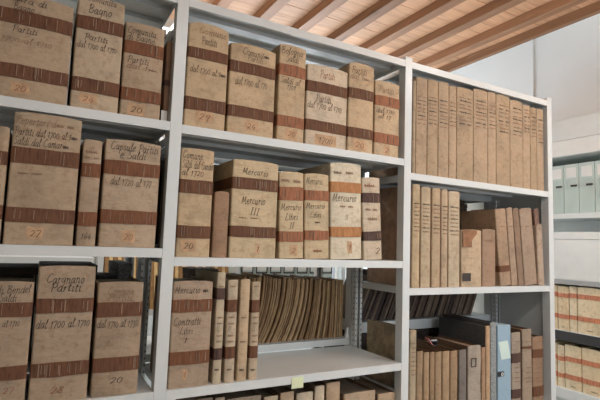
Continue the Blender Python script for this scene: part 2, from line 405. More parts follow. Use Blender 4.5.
# wooden ceiling: joists run away from the shelving, planks laid across them
PLANKM = wood('plank_larch', (0.64, 0.355, 0.20), 0); JOISTM = wood('joist_larch', (0.31, 0.15, 0.072), 1)
ceil = struct(empty('ceiling', ((XL+XR)/2, (YF+YB)/2, ZT)))
cmid = Vector((-(XL+XR)/2, -(YF+YB)/2, -ZT))
rng = random.Random(5)
y = YF
while y < YB-.02:
    wd = min(rng.uniform(.15, .19), YB-y); dz = rng.uniform(0, .004)
    o = MB().box((XL+cmid.x, y+.0018+cmid.y, dz), (XR+cmid.x, y+wd-.0018+cmid.y, .03+dz)).build('plank', PLANKM, ceil, bevel=.0015)
    y += wd
MB().box((XL+cmid.x, YF+cmid.y, .034), (XR+cmid.x, YB+cmid.y, .06)).build('subfloor', JOISTM, ceil)
jx = [2.79-.352*k for k in range(18)]
for x in jx:
    if x < XL+.1: continue
    MB().box((x+cmid.x, YF+cmid.y, -.07), (x+.085+cmid.x, YB+cmid.y, -.0005)).build('joist', JOISTM, ceil, bevel=.004)
MB().box((XR-.05+cmid.x, YF+cmid.y, -.07), (XR-.001+cmid.x, YB+cmid.y, -.0005)).build('wall_plate', JOISTM, ceil)
# white cable trunking running up the side wall
yt = at_x(533, 70, XR).y
struct(MB().box((XR-.012, yt-.008, .0), (XR-.0002, yt+.008, ZT-.072)).build('trim_1', WALL, bevel=.002))
struct(MB().box((XR-.015, YF+.001, 0.0), (XR-.0002, YB-.001, .09)).build('baseboard_right', WHITE))
# fixtures of the added pendant lamps, whose light is set at the top
def emis(nt, b):
    b.inputs['Emission Color'].default_value = (1, .96, .88, 1); b.inputs['Emission Strength'].default_value = 4.0
for (lx, ly, lz), rz, lab in zip(ADDED_LAMPS, LROT, ('added white pendant strip lamp hanging over the near aisle', 'added white pendant strip lamp hanging over the far aisle', 'added white pendant strip lamp hanging beside the side wall shelving')):
    t = tag(empty('added_pendant', (lx, ly, lz), rz), lab, 'lamp')
    MB().box((-.62, -.075, -.028), (.62, -.055, .028)).box((-.62, .055, -.028), (.62, .075, .028)).box((-.64, -.075, -.028), (-.62, .075, .028)).box((.62, -.075, -.028), (.64, .075, .028)).build('housing', WHITE, t, bevel=.002)
    for z in (-.028, .022): MB().box((-.618, -.054, z), (.618, .054, z+.005)).build('diffuser', node_mat('added_lamp_diffuser', emis), t)
    for x in (-.5, .5): MB().box((x-.003, -.078, .0), (x+.003, -.0755, ZT-.002-lz)).build('hanger', METAL, t)

# ------------------------------------------------------------------ metal shelving
HW = 0.019
def shelf_mesh(x0, x1, y0, y1, z, t, mat, parent):
    """folded steel tray: top sheet, front / rear / side flanges, two stiffening ribs underneath"""
    b = MB(); s = .0015
    b.box((x0, y0, z-s*1.3), (x1, y1, z))
    b.box((x0, y0, z-t), (x1, y0+s, z-s*1.3)); b.box((x0, y0+s, z-t), (x1, y0+.014, z-t+s))
    b.box((x0, y1-s, z-t), (x1, y1, z-s*1.3)); b.box((x0, y1-.014, z-t), (x1, y1-s, z-t+s))
    b.box((x0, y0+s, z-t), (x0+s, y1-s, z-s*1.3)); b.box((x1-s, y0+s, z-t), (x1, y1-s, z-s*1.3))
    for f in (.33, .66):
        yy = y0+(y1-y0)*f; b.box((x0+s, yy-.022, z-.016), (x1-s, yy+.022, z-s*1.3))
    return b.build('shelf', mat, parent, bevel=0)
def shelving(name, label, y0, depth, posts, shelves, ztop, mat=METAL, slots_at=(), end_panels=(), rails=(), fd=.042):
    root = tag(empty(name, ((posts[0]+posts[-1])/2, y0+depth/2, 0)), label, 'shelving')
    o = Vector(root.location)
    def add(ob): ob.location = -o; return ob
    for px in posts:
        for (a, b, rear) in ((y0, y0+fd, False), (y0+depth-.032, y0+depth, True)):
            if rear: p = MB().box((px-HW, b-.003, 0), (px+HW, b, ztop)).box((px-HW, a, 0), (px-HW+.003, b-.003, ztop)).box((px+HW-.003, a, 0), (px+HW, b-.003, ztop)).box((px-HW+.003, a, 0), (px-HW+.012, a+.003, ztop)).box((px+HW-.012, a, 0), (px+HW-.003, a+.003, ztop))
            else: p = MB().box((px-HW, a, 0), (px+HW, a+.003, ztop)).box((px-HW, a+.003, 0), (px-HW+.003, b, ztop)).box((px+HW-.003, a+.003, 0), (px+HW, b, ztop)).box((px-HW+.003, b-.003, 0), (px-HW+.012, b, ztop)).box((px+HW-.012, b-.003, 0), (px+HW-.003, b, ztop))
            po = add(p.build('upright', mat, root))
            cp = add(MB().box((px-HW-.0015, a-.0015, ztop), (px+HW+.0015, b+.0015, ztop+.006)).build('cap', mat, root, bevel=.002))
        if px in slots_at:
            s = MB(); a = y0+depth-.032
            for k in range(int(ztop/.025)-2):
                z = .05+k*.025
                for sx in (-1, 1):
                    s.box((px+sx*.0145-.002, a-.0006, z), (px+sx*.0145+.002, a+.001, z+.008))
                s.box((px-HW-.0006, a+.012, z), (px-HW+.001, a+.017, z+.008)); 
            so = add(s.build('slots', SLOT, root)); so['kind'] = 'stuff'
    for (x0, x1, z, t) in shelves: add(shelf_mesh(x0+HW+.0006, x1-HW-.0006, y0+.0008, y0+depth-.003, z, t, mat, root))
    for (px, z) in rails:
        add(MB().box((px-.012, y0+fd+.001, z-.028), (px-.009, y0+depth-.033, z)).box((px-.009, y0+fd+.001, z-.003), (px+.010, y0+depth-.033, z)).build('side_rail', mat, root))
    for px in end_panels:
        add(MB().box((px+HW-.0085, y0+fd+.0005, 0.02), (px+HW-.0045, y0+depth-.0325, ztop-.002)).build('end_panel', mat, root))
    return root
T = .0292; W = ZC
zA = [W+.8213, W+.3853, W-.0283, W-.4716, W-.90]; zB = [W+.8213, W+.3817, W-.0548, W-.4727, W-.905]; zCc = [W+.8213, W+.3251, W-.169, W-.765, W-1.15]
SD = .3615
sh = [(-1, 0, z, T) for z in zA]+[(0, 1, z, T) for z in zB]+[(1, 2, z, T) for z in zCc]
sh += [(a, a+1, .12, T) for a in (-1, 0, 1)]
shelving('shelving_unit', 'light grey steel shelving run holding the strapped vellum volumes, in front of the wooden ceiling', 0.0, SD, [-1, 0, 1, 2], sh, W+.832,
         slots_at=(0, 1, 2), end_panels=(2,), rails=[(p, z) for p in (0, 1) for z in (W+.735, W+.315, W-.60)])
YR = .372; zRA = W-.442; zRC = W-.372
shr = [(-1, 0, W+.8213, T), (0, 1, W+.8213, T), (1, 2, W+.8213, T), (-1, 0, W-.02, T), (0, 1, W-.02, T), (1, 2, W-.01, T), (-1, 0, W+.366, T), (0, 1, W+.362, T), (1, 2, W+.322, T),
       (-1, 0, zRA, T), (0, 1, zRA, T), (1, 2, zRC, .05), (-1, 0, W-.9, T), (0, 1, W-.9, T), (1, 2, W-.9, T)]
shelving('shelving_unit', 'grey steel shelving run back to back behind the strapped volumes, full of loose papers', YR, .355, [-1, 0, 1, 2], shr, W+.832, end_panels=())
YG = 1.95
shg = [(a, a+1, z, .04) for a in (-1, 0, 1) for z in ((W-.14, W-.60) if a < 0 else (W-.50, W+.42))]+[(a, a+1, W+.75, .03) for a in (-1, 0, 1)]
shelving('shelving_unit', 'pale steel shelving across the far aisle with yellow bundles and white files', YG, .36, [-1.0, 0.02, 1.02, 2.02], shg, W+.8, mat=METAL)

# ------------------------------------------------------------------ strapped volumes placed from the photograph
SEED = [0]
def pxv(label, row_z, xl, xr, top, Yf=.012, bands=(), texts=(), nums=None, cover=VA, board=None, strap=BROWN, D=.27, lean=0.0, group=None, name='archive_volume', cat='book', cap=.004, rzj=None, lace=5, page_mat=None, raised=(), bulge=.004, r=.006, rough=.0012, gap=.0016):
    """xl/xr: columns of the spine at its foot; top: (column, row) of the spine head; bands/texts: rows measured at their own column"""
    SEED[0] += 1; sd = SEED[0]; rg = random.Random(sd)
    X0, X1 = x_on(xl, Yf, row_z)+gap, x_on(xr, Yf, row_z)-gap
    th = R(lean)                     # lean > 0: head tips to the left (-X)
    w = (X1-X0)*math.cos(th)
    cx = X0+math.cos(th)*w/2; loc = Vector((cx, Yf, row_z+.0006+math.sin(th)*w/2))
    def loc_of(px, py):
        P = at_y(px, py, Yf)-loc
        return P.x*math.cos(th)+P.z*math.sin(th), -P.x*math.sin(th)+P.z*math.cos(th)
    h = loc_of(*top)[1]
    xc = top[0]
    st = []
    for (bx, y0, y1) in bands: st.append((loc_of(bx, y1)[1], loc_of(bx, y0)[1]))
    tx = []
    for t in texts:
        s, px, py, wp = t[:4]; capp = t[4] if len(t) > 4 else 7; ink = t[5] if len(t) > 5 else INK
        a = loc_of(px-wp/2, py); b = loc_of(px+wp/2, py); c = loc_of(px, py-capp/2); d = loc_of(px, py+capp/2); m = loc_of(px, py)
        tx.append((s, m[0], m[1], abs(b[0]-a[0]), abs(c[1]-d[1]), ink))
    pt = []
    if nums:
        s, px, py, wp, capp, ink, pat = nums
        a = loc_of(px-wp/2, py); b = loc_of(px+wp/2, py); c = loc_of(px, py-capp/2); d = loc_of(px, py+capp/2); m = loc_of(px, py)
        tx.append((s, m[0], m[1], abs(b[0]-a[0]), abs(c[1]-d[1]), ink))
        if pat:
            hw = abs(b[0]-a[0])*.75; hh = abs(c[1]-d[1])*.75
            pt.append((m[0]-hw, m[0]+hw, max(.004, m[1]-hh), m[1]+hh, PATCHM))
    mx = w/2-.004
    tx = [(s, min(max(x, -mx+wd/2), mx-wd/2) if wd < 2*mx else 0, z, min(wd, 2*mx), c, k) for (s, x, z, wd, c, k) in tx]
    o = volume(name, loc, w, h, D=D, ry=-th, rz=0, cover=vellum(cover) if isinstance(cover, tuple) else cover, board=(vellum(board) if isinstance(board, tuple) else board),
               straps=st, strap_mat=strap, texts=tx, patches=pt, seed=sd, cap=cap, lace=lace, page_mat=page_mat, raised=raised, bulge=bulge, r=r, rough=rough)
    tag(o, label, cat, group)
    return o
A1, A2, A3 = zA[1], zA[2], zA[3]
pxv('widest vellum volume with two brown straps, inscribed Bagno and numbered 20', A1, -14, 66.5, (35, -3), bands=[(35, 14, 28), (35, 68, 81.5)],
    texts=[('~ra di', 30, 2, 36), ('Bagno', 24, 8.5, 22), ('Partiti', 25, 31, 26), ('1700 al 1710', 27, 42, 52, 6, INKF)], nums=('20', 20, 88.5, 13, 8, INKR, True))
pxv('strapped vellum volume with large B and dates, between the widest one and one inscribed Comunita', A1, 69, 118, (98, -2.5), bands=[(98, 19, 32), (95, 80, 93.5)],
    texts=[('Comunita', 102, 1.5, 30), ('Bagno', 100, 12, 24, 9), ('Partiti', 96, 39, 24), ('dal 1700 al 1710', 97, 47.5, 40, 7)], nums=('24', 88, 99, 12, 7, INKR, True), cover=(0.44, .335, .225))
pxv('shorter strapped vellum volume beside a slim brown book with white label', A1, 118.8, 160, (143, 24.5), bands=[(141, 43, 55.5), (139, 89.5, 102)],
    texts=[('Comunita', 142, 32.5, 29), ('di Bagno', 141, 39, 28), ('Partiti', 138, 61, 22), ('dal 1~', 142, 68, 32, 6, INKF)], nums=('20', 136, 109.5, 12, 8, INK, True), strap=REDB)
slim = pxv('slim brown book with a square white spine label at its foot', A1, 161.5, 168.8, (165, 40), Yf=.047, cover=(0.27, .15, .085), D=.2, bands=[(165, 80, 85)], strap=DARKB, lace=0)
def paper_label(book, name, px0, px1, py0, py1, Yf, mat, dy=.006):
    a = at_y(px0, py1, Yf)-book.location; b = at_y(px1, py0, Yf)-book.location
    return MB().box((a.x, -dy, max(a.z, .002)), (b.x, -dy+.0012, b.z)).build(name, mat, book)
paper_label(slim, 'spine_label', 162.3, 169, 109.5, 120, .018, WHITE)
pxv('vellum volume at the edge next to the volume with three lines of script', A2, -14, 0, (-4, 125), bands=[(-5, 150, 164), (-7, 205, 219)], D=.25)
pxv('broad vellum volume with three lines of script above its upper brown strap', A2, 1.5, 73, (43, 114), bands=[(42, 149.5, 165), (38, 208.5, 223)],
    texts=[('Repertori d~ ~', 42, 123, 60, 8, INKF), ('Partiti dal 1700 al 1~', 42, 134, 64, 8), ('Saldi dal Camar~', 40, 143.5, 56, 8), ('~ ~', 30, 173, 26, 5, INKF)], nums=('27', 35, 233, 11, 8, INK, True))
pxv('narrow strapped vellum volume squeezed between the broad three-line one and Capsule Partiti', A2, 74.8, 95.5, (91, 139.5), bands=[(90, 163.5, 177), (85, 212, 226)],
    texts=[('~', 91, 151, 14, 8, INKF), ('~ ~', 90, 157, 16, 5, INKF)], nums=('164', 86, 236, 11, 7, INK, False), cover=(0.37, .265, .175), strap=REDB)
pxv('vellum volume inscribed Capsule Partiti e Saldi with two brown straps', A2, 97.5, 155.5, (133, 141), bands=[(130, 162, 176), (128, 210.5, 224)],
    texts=[('Capsule Partiti', 135, 148.5, 48, 8), ('e Saldi', 133, 155.8, 26, 8), ('dal 1720 al 177', 131, 182.5, 41, 8), ], nums=('20', 128, 236.5, 9, 8, INKR, True), cover=(0.41, .30, .20), strap=REDB)
pxv('vellum volume ending in Bendel on its first line, with two brown straps', A3, -34, 24.5, (8, 281), bands=[(12, 302.5, 317), (8, 366, 380)],
    texts=[('di Bendel', 14, 289.5, 34, 8), ('Saldi', 8, 298, 18, 8), ('dal 1700 al 1710', -1, 324, 42, 7)], nums=('27', 8, 390, 11, 8, INKR, False), cover=(0.35, .255, .17))  # lower-left shade is put into this darker cover
pxv('thick vellum volume inscribed Cargnano Partiti with laced brown straps', A3, 26.5, 87, (65, 265.5), bands=[(64, 298.3, 312.5), (58, 362, 376)],
    texts=[('Cargnano', 66, 279, 38, 9), ('Partiti', 66, 287.5, 31, 9), ('dal 1700 al 1710', 61, 323.5, 54, 9)], nums=('28', 57, 388.5, 14, 9, INKR, False), cover=(0.355, .26, .172), lace=12)  # cover colour lowered for the shade in this corner
pxv('lower strapped vellum volume with faint title beside the perforated post', A3, 89.5, 137.5, (117, 281.5), bands=[(116, 302, 316.5), (115, 357, 371)],
    texts=[('Comune', 121, 291, 26, 8, INKF), ('Partiti', 120, 298, 24, 8, INKF), ('dal 1710 al 1730', 117, 323.5, 41, 8)], nums=('20', 116, 379.5, 13, 8, INK, False), cover=(0.35, .252, .165))  # same painted-in shade: cover darker than the rows above

B1, B2, B3 = zB[1], zB[2], zB[3]
pxv('round-headed vellum volume with torn brown strap tucked against the upright', B1, 183.2, 225, (208, 24), bands=[(207, 50, 60.5), (205, 99, 111.5)],
    texts=[('Comune', 213, 33.5, 28, 7, INKF), ('Partiti', 209, 42.5, 16, 8), ('dal 1700 al 1~', 208, 72, 36, 7)], nums=('29', 204, 117, 12, 8, INKR, True), cover=VB, cap=.014)
pxv('vellum volume inscribed Comunit Partiti with curled dark straps', B1, 226.2, 273.3, (253, 46), bands=[(253, 64.5, 75.5), (251, 108, 119)],
    texts=[('Comunit~', 256, 54.5, 27, 7), ('Partiti', 255, 60, 16, 6), ('dal 1700 al 170', 251, 83.5, 32, 8)], nums=('24', 251, 126, 9, 7, INK, True), cover=VB, cap=.008)
pxv('narrow vellum volume with orange-brown straps inscribed Bologna Saldi', B1, 276, 303.8, (291, 45.5), bands=[(291, 65.5, 76.5), (290, 116.5, 127.5)],
    texts=[('Bologna', 291, 52, 22, 7), ('Saldi', 292, 59.5, 13, 7), ('Saldi al', 290, 81.5, 20, 6), ('1709', 291, 87.5, 9, 6)], nums=('20', 291, 134, 8, 7, INKR, True), cover=VB, strap=RUST)
pxv('wide pale vellum volume with reddish title and dates above its lower strap', B1, 304.6, 346.4, (327, 67), bands=[(327, 84, 94.5), (325, 122, 132.5)],
    texts=[('Partiti', 327, 76, 15, 8, INKR), ('Partiti', 323, 99.5, 15, 8), ('dal 1700 al 1710', 324, 107, 34, 7)], nums=('1700', 325, 140.5, 14, 7, INK, True), cover=(0.55, .44, .315))
pxv('tall round-headed vellum volume with plain middle and two straps', B1, 347, 373, (361, 63.5), Yf=.006, bands=[(361, 89.5, 99.5), (360, 128.5, 138.5)],
    texts=[('Partiti', 359, 71.5, 15, 7), ('dal 1~', 359, 77.5, 19, 6, INKF)], nums=('20', 359, 145, 9, 7, INKR, True), cover=VB, cap=.010)
pxv('shortest vellum volume of its row with rust straps against the slotted upright', B1, 373.6, 399, (387, 82), bands=[(387, 97, 107), (386, 134, 144)],
    texts=[('Partiti', 386, 90.5, 15, 7, INKF), ('dal 1710', 385, 111.5, 18, 5), ('al 17', 384, 117, 12, 5)], nums=('2', 386, 150, 4, 7, INKR, True), cover=VB, strap=RUST)
pxv('vellum volume with three bold lines of script and laced strap against the upright', B2, 175, 209.7, (195, 148.5), bands=[(194, 180, 193.5), (192, 225.7, 238.3)],
    texts=[('Comune', 192, 155.5, 20, 8), ('Saldi dal Cando', 193, 165, 31, 8), ('al 1720', 189, 172.5, 22, 7)], nums=('20', 188, 245.5, 10, 8, INK, True), cover=VB)
pxv('low plain reddish-brown leather book without straps', B2, 211, 227.3, (219, 191), Yf=.016, cover=(0.30, .175, .10), D=.22, cap=.006)
pxv('thick vellum volume numbered III with dark laced straps', B2, 228.3, 275.7, (253, 160.5), bands=[(253, 178.5, 190), (252, 226.5, 237.5)],
    texts=[('Mercurio', 255, 172.5, 26, 7), ('Mercurio', 253, 201, 24, 8), ('III', 254, 212, 9, 7), ('~ ~', 248, 217.5, 20, 4, INKF)], nums=('1', 257, 249, 3, 7, INK, True), cover=VC, strap=BROWN, lace=9)
pxv('vellum volume with broad rust leather head inscribed Mercurio, numbered II', B2, 278.6, 303.8, (290, 171.5), bands=[(290, 187, 200.5), (290, 231.3, 242)],
    texts=[('~ ~', 290, 180, 20, 8, INKF), ('Mercurio', 290, 207, 21, 7), ('Libri', 291, 217, 13, 7), ('II', 291, 226, 5, 6)], nums=('2', 293, 250, 5, 7, INKR, True), cover=VC, strap=RUST, lean=2.0)
pxv('vellum volume with small red patch and Mercurio on its head, rust straps', B2, 304.2, 329.4, (314, 173.5), bands=[(314, 190.5, 200.5), (316, 230.5, 240)],
    texts=[('Mercurio', 314, 181.5, 16, 7), ('Mercurio', 314, 206, 19, 6), ('Libri', 315, 215, 11, 6), ('~', 317, 222, 6, 4)], nums=('~', 317, 250, 10, 7, INKR, False), cover=VC, strap=RUST, lean=2.0)
pxv('pale vellum volume with bright orange straps and tally marks', B2, 330.2, 362, (343, 162.8), bands=[(343, 182.3, 192.5), (345, 226.8, 237)],
    texts=[('~ ~', 343, 172, 20, 7, INKF), ('Mercurio', 344, 198, 24, 8), ('~ ~', 346, 206, 14, 5, INKF), ('II', 346, 217.5, 3, 5)], nums=('1', 349, 247, 3, 8, INKR, True), cover=(0.60, .52, .38), strap=ORANGE, lean=2.0, lace=0)
pxv('narrow short vellum volume with black straps leaning on the orange-strapped one', B2, 363.6, 382.5, (368, 177), bands=[(369, 193, 202.5), (371, 231.3, 240.5)],
    texts=[('~', 369, 185, 12, 7, INKR), ('~ ~', 371, 209, 12, 6, INKF), ('~', 372, 218, 11, 7, INKF)], nums=('2', 377, 250, 5, 8, INK, False), cover=(0.52, .42, .30), strap=DARKB, lean=3.4)
pxv('brown stained vellum volume inscribed Contratti above a lone stroke', B3, 167, 208.6, (191, 280.5), bands=[(191, 299.5, 312), (188, 351, 364)],
    texts=[('Mercurio ~', 190, 290, 34, 7), ('Contratti', 187, 321.5, 27, 8), ('Libri', 186, 331, 13, 7), ('1', 185, 340, 3, 7)], nums=('1', 184, 374.5, 3, 7, INKR, True), cover=(0.37, .27, .185), strap=REDB, lace=10)
for (xl, xr, tx_, ty, bands, lab, cov, stp) in (
    (211.7, 221.3, 217, 272, [(217, 288, 299.5), (216.5, 348.5, 360)], 'slim mottled volume standing taller than the three beside it, near Contratti', (0.47, .38, .26), DARKB),
    (223.3, 234.5, 228.5, 279.5, [(228.5, 300, 312), (229, 347, 358.5)], 'slim volume with a black blot at its foot and dark straps', (0.47, .37, .26), BROWN),
    (236, 246.8, 240.5, 279, [], 'slim plain tan volume without straps between two strapped ones', (0.47, .34, .21), BROWN),
    (248, 257.2, 250, 281.5, [(250.5, 300, 312.5), (252, 346, 358)], 'slim strapped volume beside the empty stretch of shelf and curling papers', (0.48, .37, .25), BROWN)):
    m = (xl+xr)/2; tt = []
    for k, yy in enumerate((284, 317, 323, 329, 335, 341)):
        if not bands and k in (0, 2, 3, 4): continue
        if k == 0: tt.append(('~', tx_, yy+2, 6, 4, INKF)); continue
        tt.append(('II' if k == 3 else '~', m-1, yy, 3 if k == 3 else 6.5, 5, INK if k == 3 else INKF))
    pxv(lab, B3, xl, xr, (tx_, ty), bands=bands, texts=tt, cover=cov, strap=stp, nums=('~', m, 369, 5, 5, INK, False), D=.25, group='slim volumes beside the empty shelf', lace=3, cap=.003)

# books whose heads show below the empty shelf
B4 = zB[4]
low = [(196, 214, 398, 'dull'), (215, 226, 397, 'pale'), (227, 262, 396.5, 'grey'), (264, 279, 396, 'pale'), (280.5, 295, 391.5, 'tan'), (296.5, 314, 392, 'cream'), (315, 325.5, 385.5, 'cream'),
       (326.5, 341, 381.8, 'tan'), (344, 376, 391.5, 'brown'), (378, 397, 392.5, 'tan')]
lowlab = ['dull brown book head below the shelf under Contratti', 'pale narrow book head below the shelf under the slim volumes', 'wide grey-brown book head with flat dark pages below the pale slim ones',
          'pale book head just under the shelf near the green sticky note', 'tan book head directly under the green sticky note', 'cream round-backed book head beside the sticky note under the empty shelf',
          'narrow cream book head next to the tallest tan one below the empty shelf', 'tallest tan book head with curled corner below the empty shelf', 'dark wide book head with pale spine edge below the empty shelf', 'low tan book head against the upright below the empty shelf']
lowc = {'dull': (0.27, .19, .13), 'pale': (0.42, .33, .23), 'grey': (0.27, .21, .155), 'tan': (0.43, .30, .19), 'cream': (0.48, .39, .28), 'brown': (0.40, .29, .19)}
for (a, b, ty, k), lab in zip(low, lowlab):
    Yf = .03; m = (a+b)/2
    Xa, Xb = at_y(a, ty, Yf).x+.002, min(at_y(b, ty, Yf).x-.002, .979); z = at_y(m, ty, Yf).z
    SEED[0] += 1
    tag(volume('book', ((Xa+Xb)/2, Yf, B4+.0006), Xb-Xa, z-B4, D=.25, cover=vellum(lowc[k]), board=vellum((0.20, .13, .085)), seed=SEED[0], page_mat=pages((0.22, .16, .11)), bulge=.006), lab, 'book')

# tall pale ledgers in the bay with the end panel
C1, C2 = zCc[1], zCc[2]
ORD = ['first', 'second', 'third', 'fourth', 'fifth', 'sixth', 'seventh', 'eighth', 'ninth', 'tenth', 'eleventh', 'twelfth', 'thirteenth']
edges = [412.2, 415.4, 427, 438, 448.8, 456.5, 473.5, 488, 496.5, 510.5, 523.5, 531, 537.5, 544.5]
tops = [80, 77.5, 80, 82, 86, 88.5, 90, 92.5, 95.5, 101, 105.5, 108, 109.5]
tl0 = [0, 99, 99, 103, 105, 100, 103, 108, 108, 111, 112, 116, 122]
for k in range(13):
    a, b = edges[k], edges[k+1]; m = (a+b)/2; tt = []
    if k:
        for q in range(8 if b-a > 9 else 7):
            tt.append((random.Random(k*9+q).choice(('~', '~ ~', '~~')), m, tl0[k]-2+q*3.7+random.Random(k+q*3).uniform(-.6, .6), (b-a)*.76, 3.3, INKF if (k+q) % 3 else INK))
    pxv('tall pale ledger with small script, %s in from the end post in the topmost row' % ORD[12-k], C1, a, b, (m, tops[k]), texts=tt, cover=((0.375, .265, .165), (0.39, .275, .172), (0.355, .25, .15))[k % 3] if k else (0.36, .27, .17),
        board=(0.33, .22, .14), D=.31, group='tall ledgers in the topmost row', name='ledger', Yf=.014, gap=.0009, rough=.0006, bulge=.005, cap=.002, r=.005)
bro = plain('brown_board', (0.42, .275, .19), rough=.6, var=.2, scale=30)
for k, (a, b, ty, c) in enumerate([(411.8, 419.6, 184, (0.46, .34, .20)), (420.4, 430.4, 186.8, (0.45, .345, .22)), (431.6, 440.4, 188.2, (0.41, .295, .18)), (441.2, 447.8, 189.4, (0.43, .315, .20)), (448.3, 460, 191.2, (0.46, .36, .24))]):
    m = (a+b)/2
    tt = [('~' if q % 2 else '~~', m, 203+k+q*3.9, (b-a)*.74, 3.5, INK if q % 3 == 0 else INKF) for q in range(8)]
    pxv('tall cream ledger with small script, %s from the middle upright, beside torn-cornered volume' % ORD[k], C2, a, b, (m, ty), texts=tt, cover=c, board=bro, D=.315, name='ledger', group='cream ledgers beside the middle upright', Yf=.014, gap=.0011, bulge=.006, cap=.003)
tv = pxv('wide pale volume with torn brown leather corner and dark spine labels', C2, 461, 482, (471, 229.5), cover=(0.45, .33, .21), board=(0.36, .25, .17), Yf=.014, D=.24, name='book')
BLK = plain('dark_leather', (0.045, .03, .024), rough=.6, var=.2); TORN = plain('torn_leather', (0.24, .11, .05), rough=.7, var=.3, scale=30)
paper_label(tv, 'spine_label', 462, 471, 238, 247, .014, TORN, .0055); paper_label(tv, 'spine_label', 462.2, 470, 273, 281, .014, BLK, .0055)
a = at_y(462, 245, .014)-tv.location; b = at_y(476, 229.5, .014)-tv.location
MB().quad([(a.x, -.0058, a.z-.01), (a.x+.035, -.0058, a.z), (b.x, -.0058, b.z-.02), (b.x, -.0058, b.z-.004), (a.x, -.0058, b.z-.004)]).build('torn_corner', TORN, tv)
pxv('pinkish tan volume of even height beside the torn-cornered one', C2, 482.4, 496, (489.5, 229), cover=(0.30, .19, .12), Yf=.014, D=.24, name='book', texts=[('~', 489, 240, 9, 4, INKF)])
for (xl, xr, tx_, ty, lean, lab, cov, bands, stp) in (
    (500.8, 511.5, 498, 208.5, 6.0, 'leaning tan volume with one brown band near its foot', (0.34, .225, .14), [(504.5, 265.5, 271.5)], BROWN),
    (512.1, 518.3, 507, 207.5, 6.0, 'thin leaning pinkish volume behind the one with a single band', (0.35, .24, .16), [], BROWN),
    (518.8, 524.6, 514.5, 208, 6.0, 'thin leaning brown volume with a dark foot between paler ones', (0.24, .155, .10), [], BROWN),
    (525.2, 537.6, 523.5, 208, 6.0, 'thick grey-tan volume leaning beside the end panel', (0.32, .225, .155), [], BROWN)):
    pxv(lab, C2, xl, xr, (tx_, ty), cover=cov, bands=bands, strap=stp, lean=lean, Yf=.016, D=.22, name='book', lace=0, cap=.006, gap=.0006, texts=[('~', tx_+3, 226, 5, 3, INKF)])
pxv('reddish brown volume set back between the grey-tan one and the end panel', C2, 539.4, 544.0, (536.5, 208.5), cover=(0.25, .14, .10), lean=5.0, Yf=.052, D=.18, name='book', cap=.004, gap=.0004)
pxv('short round-headed greyish pamphlet before the reddish volume at the end panel', C2, 539.2, 545.0, (538, 224), cover=(0.38, .28, .20), lean=3.0, Yf=.008, D=.036, name='book', cap=.014, gap=.0006)

# ---- lowest visible row of that bay
C3 = zCc[3]
mb1 = marbled('green_brown_marble', (0.24, .19, .125), (0.44, .33, .20), 18)
pxv('cream spined volume with mottled green-brown boards against the middle upright', C3, 409, 416, (411, 330), cover=(0.38, .30, .195), board=mb1, D=.30, name='book', texts=[('~', 411.5, 343+q*4.5, 6, 3.6, INKF) for q in range(8)], cap=.003)
def c3(label, a, b, ty, cov, board=(0.16, .10, .06), D=.27, nm='book', group=None, **kw):
    return pxv(label, C3, a, b, ((a+b)/2, ty), cover=cov, board=board, D=D, name=nm, group=group, page_mat=pages((0.26, .17, .11)), **kw)
for k, (a, b, ty) in enumerate(((416.4, 423, 351), (423.6, 429.2, 352), (429.8, 434.6, 352), (435.2, 442, 351.5), (442.6, 450, 351), (450.6, 458, 350.5))):
    c3('plain tan volume, %s after the cream spine with mottled boards' % ORD[k], a, b, ty, ((0.33, .22, .125), (0.36, .24, .135), (0.31, .20, .11))[k % 3], group='plain tan volumes in a row', gap=.0006, bulge=.007, r=.008)
c3('dark grey worn volume after the row of plain tan ones', 459, 467, 349.5, (0.17, .145, .125))
wn = c3('pale grey worn volume with a small black square stamp', 468, 481.5, 345, (0.34, .28, .22), rough=.004)
sq = MB(); a = at_y(470, 367, .012)-wn.location; b = at_y(475, 357.5, .012)-wn.location; t_ = .0035
sq.box((a.x, -.0085, a.z), (a.x+t_, -.0065, b.z)).box((b.x-t_, -.0085, a.z), (b.x, -.0065, b.z)).box((a.x+t_, -.0085, a.z), (b.x-t_, -.0065, a.z+t_)).box((a.x+t_, -.0085, b.z-t_), (b.x-t_, -.0065, b.z)); sq.build('stamp', BLK, wn)
c3('thin brown volume between the stamped grey one and the tan box edge', 482, 486, 347, (0.34, .21, .12), gap=.0005)
GREYC = plain('dark_grey_cloth', (0.075, .072, .068), rough=.75, var=.15, scale=60)
c3('tall thin tan-edged binder with dark grey cloth side', 486.5, 490.6, 325.5, (0.46, .30, .17), board=GREYC, D=.30, nm='binder', gap=.0004, cat='binder')
SPECK = marbled('grey_speckled_paper', (0.15, .16, .16), (0.34, .35, .34), 160)
# blue archive box file, its flap, label and strap
def box_file(name, label, loc, w, h, D, rz, body, front, group=None, tab=None):
    t = tag(empty(name, loc, rz), label, 'box file', group)
    MB().box((-w/2, .002, 0), (w/2, D, h)).build('body', body, t, bevel=.002)
    MB().box((-w/2+.001, 0, .001), (w/2-.001, .0018, h-.001)).build('front_panel', front, t, bevel=.0006)
    return t
c3('thin grey speckled binder squeezed against the blue box file', 491, 497, 322, SPECK, board=GREYC, D=.30, nm='binder', gap=.0004, cat='binder')
def stripes(nt, b):
    mp = coords(nt, rnd=False); wv = N(nt, 'ShaderNodeTexWave', in_Scale=62.0, in_Distortion=0.3); wv.bands_direction = 'Z'
    nt.links.new(mp.outputs[0], wv.inputs['Vector'])
    r_ = ramp(nt, [(0.3, (0.20, .30, .38)), (0.7, (0.34, .46, .54))]); nt.links.new(wv.outputs['Color'], r_.inputs[0]); nt.links.new(r_.outputs[0], b.inputs['Base Color']); b.inputs['Roughness'].default_value = .6
BLUE = node_mat('blue_ribbed_card', stripes)
Yb = .010; Xa, Xb = x_on(497.8, Yb, C3), x_on(511.3, Yb, C3); zt = at_y(504, 325.5, Yb).z
